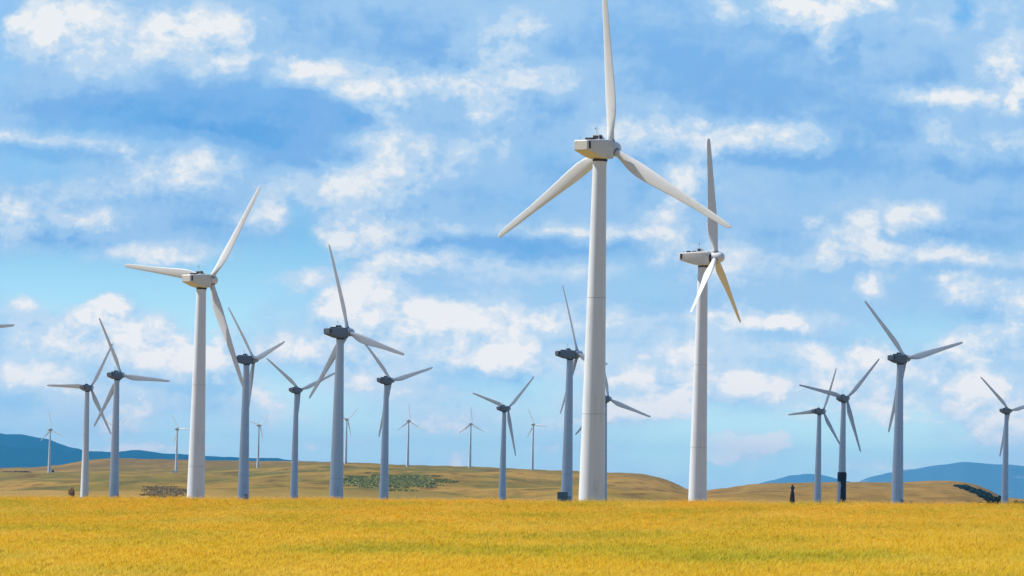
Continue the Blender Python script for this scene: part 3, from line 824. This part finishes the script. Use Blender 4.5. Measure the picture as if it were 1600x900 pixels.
# ------------------------------------------------------------------ things at the towers' feet
def cabinet(px0, px1, ptop, d, label):
    a = p2w(px0, ptop, d); c = p2w(px1, ptop, d)
    w = c.x - a.x; x = (a.x + c.x) / 2; gz = ground_at(x, d); h = a.z - gz
    root = empty('transformer_cabinet', (x, d, gz)); tag(root, label, 'cabinet')
    mt = paint('cabinet_green', (.16, .20, .19, 1), (.10, .10, .08, 1), .5, True, .5)
    link('housing', simple('housing', lambda bm: box(bm, (0, 0, h / 2 + .05), (w, 1.7, h - .1), .03), mt, False), [], root)
    link('lid', simple('lid', lambda bm: box(bm, (0, 0, h + .06), (w + .14, 1.86, .12), .03), mt, False), [], root)
    link('plinth', simple('plinth', lambda bm: box(bm, (0, 0, -.2), (w + .3, 2.0, .58), .02), M_HATCH, False), [], root)
    for s in (-1, 1):
        dr = link('door', simple('door', lambda bm: box(bm, (s * w / 4, -.87, h / 2 + .05), (w / 2 - .1, .05, h - .4), .01), mt, False), [], root)
        link('handle', simple('handle', lambda bm: box(bm, (s * .12, -.93, h / 2), (.04, .06, .25), .005), M_DARK, False), [], dr)
cabinet(871, 887, 769.5, 1225, 'grey green transformer cabinet at the foot of the tower left of the tallest')

def stump():
    d = 1650; t_ = p2w(1238.5, 757, d); gz = ground_at(t_.x, d); h = t_.z - gz
    mt = paint('rusty_iron', (.12, .045, .025, 1), (.035, .022, .02, 1), .8, True, .9)
    root = empty('rusty_pump_post', (t_.x, d, gz)); tag(root, 'rusty brown tapered post with a knobbed head, left of the crossing grey turbines', 'post')
    link('shaft', simple('shaft', lambda bm: lathe(bm, [(.95, -.4), (.9, 0), (.75, h * .3), (.62, h * .6), (.42, h * .72), (.36, h * .8)], 16), mt), [], root)
    link('head', simple('head', lambda bm: (lathe(bm, [(.34, h * .8), (.56, h * .83), (.56, h * .89), (.34, h * .92), (.2, h * .97), (.12, h)], 14), box(bm, (.35, 0, h * .86), (.7, .25, .25), .03)), mt), [], root)
    for k in range(4):
        a = k * math.pi / 2 + .6
        bm = bmesh.new()
        p0 = Vector((1.25 * math.cos(a), 1.25 * math.sin(a), -.3)); p1 = Vector((.5 * math.cos(a), .5 * math.sin(a), h * .66))
        v = p1 - p0; q = v.to_track_quat('Z', 'Y').to_matrix().to_4x4()
        bmesh.ops.create_cone(bm, cap_ends=True, segments=6, radius1=.09, radius2=.06, depth=v.length, matrix=Matrix.Translation((p0 + p1) / 2) @ q)
        me = from_bm('brace', bm); me.materials.append(mt); link('brace', me, [], root)
stump()

def rubble(px, d, w, h, label, colour):
    q = p2w(px, 783, d); gz = sight(px, d) - .25
    root_z = ground_at(q.x, d)
    hh = sight(px, d) + h - root_z
    bm = bmesh.new()
    box(bm, (0, 0, hh * .5 - .1), (w, 1.6, hh), .08)
    for v in bm.verts: v.co += Vector((noise.noise(v.co * 2) * .12, 0, noise.noise(v.co * 2 + Vector((4, 4, 4))) * .1))
    mt = paint('weathered_box', colour, (.05, .04, .03, 1), .8, False, .8)
    root = empty('equipment_box', (q.x, d, root_z)); tag(root, label, 'box')
    link('housing', from_bm('housing', bm), [mt], root)
    link('lid', simple('lid', lambda b2: box(b2, (0, 0, hh + .02), (w * .96, 1.7, .14), .03), M_DARK, False), [], root)
rubble(1327.5, 1690, 1.9, .65, 'low brown equipment box right of the blackened tower foot', (.12, .07, .045, 1))
rubble(1306.5, 1705, .9, .5, 'small pale box left of the blackened tower foot', (.45, .38, .34, 1))
for (px, d, lab) in ((82.5, 5530, 'tiny dark box at the foot of the leftmost small white turbine'), (271.5, 5320, 'tiny pale box left of the small white turbine on the middle of the slope')):
    x = p2w(px, 740, d).x; gz = ground_at(x, d)
    root = empty('equipment_box', (x, d, gz)); tag(root, lab, 'box')
    mtb = M_DARK if d == 5530 else M_TOWER
    link('housing', simple('housing', lambda bm: box(bm, (0, 0, 1.0), (2.6, 2.0, 2.6), .05), mtb, False), [], root)

# ------------------------------------------------------------------ scrub and trees
def foliage_mat(name, a, b_):
    mt, nt, b = mat(name); p = geo_pos(nt)
    n = nnoise(nt, p, 1.2, 4, .6)
    n2 = nnoise(nt, p, .15, 3, .6)
    nt.links.new(nmix(nt, nmap(nt, n, .35, .65), nmix(nt, nmap(nt, n2, .4, .6), a, b_), b_), b.inputs['Base Color']); b.inputs['Roughness'].default_value = 1; b.inputs['Specular IOR Level'].default_value = 0
    return mt
M_SCRUB = foliage_mat('dark_scrub', (.25, .28, .10, 1), (.32, .31, .10, 1))
M_PINE = foliage_mat('dark_needles', (.02, .04, .03, 1), (.04, .06, .04, 1))
M_RUST = foliage_mat('dry_orange_leaves', (.45, .22, .07, 1), (.36, .20, .08, 1))
M_BARK, _nt, _b = mat('bark'); _b.inputs['Base Color'].default_value = (.06, .045, .03, 1); _b.inputs['Roughness'].default_value = .9
def leaf_cloud(verts, faces, centre, rad, n, size, rng):
    for _ in range(n):
        v = rng.normal(0, 1, 3); v /= np.linalg.norm(v); r = rng.uniform(.45, 1) ** .5
        p = np.array(centre) + v * r * np.array(rad)
        a = rng.normal(0, 1, 3); a /= np.linalg.norm(a); c_ = np.cross(a, rng.normal(0, 1, 3)); c_ /= np.linalg.norm(c_)
        s = size * rng.uniform(.6, 1.4); k = len(verts)
        verts += [tuple(p - a * s - c_ * s * .6), tuple(p + a * s - c_ * s * .5), tuple(p + a * s * .4 + c_ * s), tuple(p - a * s * .7 + c_ * s * .8)]
        faces.append((k, k + 1, k + 2, k + 3))
def thicket(name, label, spots, mtl, seed, size, per=260, cat='shrubs'):
    """spots: (px, py of foot, d, half width m, height m)"""
    rng = np.random.default_rng(seed); V = []; Fc = []
    for (px, d, hw, h) in spots:
        x = p2w(px, 760, d).x; gz = ground_at(x, d)
        leaf_cloud(V, Fc, (x, d, gz + h * .45), (hw, hw, h * .6), per, size, rng)
    me = bpy.data.meshes.new(name); me.from_pydata(V, [], Fc); me.update()
    o = link(name, me, [mtl]); tag(o, label, cat, kind='stuff')
rng = np.random.default_rng(21)
def depth_for(px, py):
    """where the line of sight through the pixel first meets the rising ground"""
    for d in np.arange(2500, 6600, 10):
        if ground_z(px, d) >= p2w(px, py, d).z: return d
    return 6000
sp = []
for _ in range(260):
    px, py = 612 + 27 * rng.normal(), 753 + 4.5 * rng.normal()
    d = depth_for(px, py); sp.append((px, d, rng.uniform(6, 12), rng.uniform(.15, .5)))
thicket('shrub_patch', 'dark green patch of low shrubs spread over the hillside behind the grey tower', sp, M_SCRUB, 1, .5, 300)
sp = []
for _ in range(80):
    px, py = 263 + 13 * rng.normal(), 771 + 4 * rng.normal()
    d = depth_for(px, min(py, 778)); sp.append((px, d, rng.uniform(4, 8), rng.uniform(.15, .45)))
thicket('scrub_patch', 'dark brown scrub mound low on the slope, left of the sunlit left tower', sp, foliage_mat('brown_scrub', (.34, .26, .13, 1), (.40, .29, .13, 1)), 2, .5, 300)
sp = []
for _ in range(110):
    t_ = rng.uniform(0, 1) ** .8; px = 1494 + 54 * t_
    py = lerp_tab(RIDGE, px) + 2.5 + rng.uniform(0, 1) * (2 + 8 * t_)
    d = depth_for(px, py); sp.append((px, d, rng.uniform(1.5, 3.5), .5 + 1.2 * rng.uniform(0, 1) ** 2 * min(1, t_ * 3 + .2)))
thicket('ridge_scrub', 'dark scrub running down the right end of the brown ridge', sp, M_PINE, 3, .8, 110)
sp = [(px + rng.uniform(-8, 8), 5250 + rng.uniform(-60, 60), rng.uniform(3, 5), rng.uniform(1.5, 2.4)) for px in (8, 14, 24, 28, 32, 36, 40) for _ in range(3)]
thicket('heather_patch', 'brown purple scrub on the far left slope', sp, foliage_mat('purple_scrub', (.26, .16, .09, 1), (.3, .19, .09, 1)), 4, .8, 110)
def bush(px, ptop, d, w, label, mtl, name='bush', seed=1, group=None, cat='bush', n=900):
    x = p2w(px, ptop, d).x; zt = p2w(px, ptop, d).z; gz = ground_at(x, d); h = zt - gz
    rg = np.random.default_rng(seed)
    root = empty(name, (x, d, gz)); tag(root, label, cat, group)
    V = []; Fc = []
    for k in range(7):
        a = rg.uniform(0, 6.283); f = rg.uniform(.25, .85)
        leaf_cloud(V, Fc, (math.cos(a) * w * .3 * (1.1 - f), math.sin(a) * w * .3, h * (.15 + f * .75)), (w * .32 * (1.2 - f * .7), w * .3, h * .22), n // 7, w * .06, rg)
    me = bpy.data.meshes.new('crown'); me.from_pydata(V, [], Fc); me.update(); link('crown', me, [mtl], root)
    link('trunk', simple('trunk', lambda bm: lathe(bm, [(.16, -.3), (.12, h * .4), (.04, h * .8)], 8), M_BARK), [], root)
bush(112, 760, 2450, 3.4, 'dry orange bush at the field edge left of the pale leftmost tower', M_RUST, seed=4)
TG = 'dark trees low behind the field at far right'
for i, (px, pt, d, w, lab) in enumerate(((1548, 777, 2430, 4, 'low dark tree at the foot of the brown ridge, left of its group'),
        (1556, 775, 2440, 4.4, 'dark rounded tree left of the rightmost tower, tallest of its group'),
        (1562.5, 774, 2410, 3.6, 'dark tree close against the left side of the rightmost tower'),
        (1588, 780.5, 2450, 3.6, 'low dark tree a little right of the rightmost tower'),
        (1595.5, 783, 2400, 3.6, 'low dark tree nearest the right picture edge'))):
    bush(px, pt, d, w, lab, M_PINE, 'dark_tree', 30 + i, TG, 'tree')

# ------------------------------------------------------------------ haze
def haze():
    bm = bmesh.new()
    x0, x1, y0, y1, z0, z1 = -31000, 31000, -31000, 57000, -180, 560
    bmesh.ops.create_cube(bm, size=1.0, matrix=Matrix.Translation(((x0 + x1) / 2, (y0 + y1) / 2, (z0 + z1) / 2)) @ Matrix.Diagonal((x1 - x0, y1 - y0, z1 - z0, 1)))
    mt = bpy.data.materials.new('haze_air'); mt.use_nodes = True; nt = mt.node_tree; nt.nodes.clear()
    out = nt.nodes.new('ShaderNodeOutputMaterial'); v = nt.nodes.new('ShaderNodeVolumePrincipled')
    v.inputs['Color'].default_value = (.11, .56, 1.0, 1); v.inputs['Density'].default_value = 2.2e-5; v.inputs['Anisotropy'].default_value = 0.0
    nt.links.new(v.outputs[0], out.inputs['Volume'])
    o = link('haze', from_bm('haze', bm), [mt]); tag(o, kind='stuff')
import os
if not os.environ.get('NOHAZE'): haze()
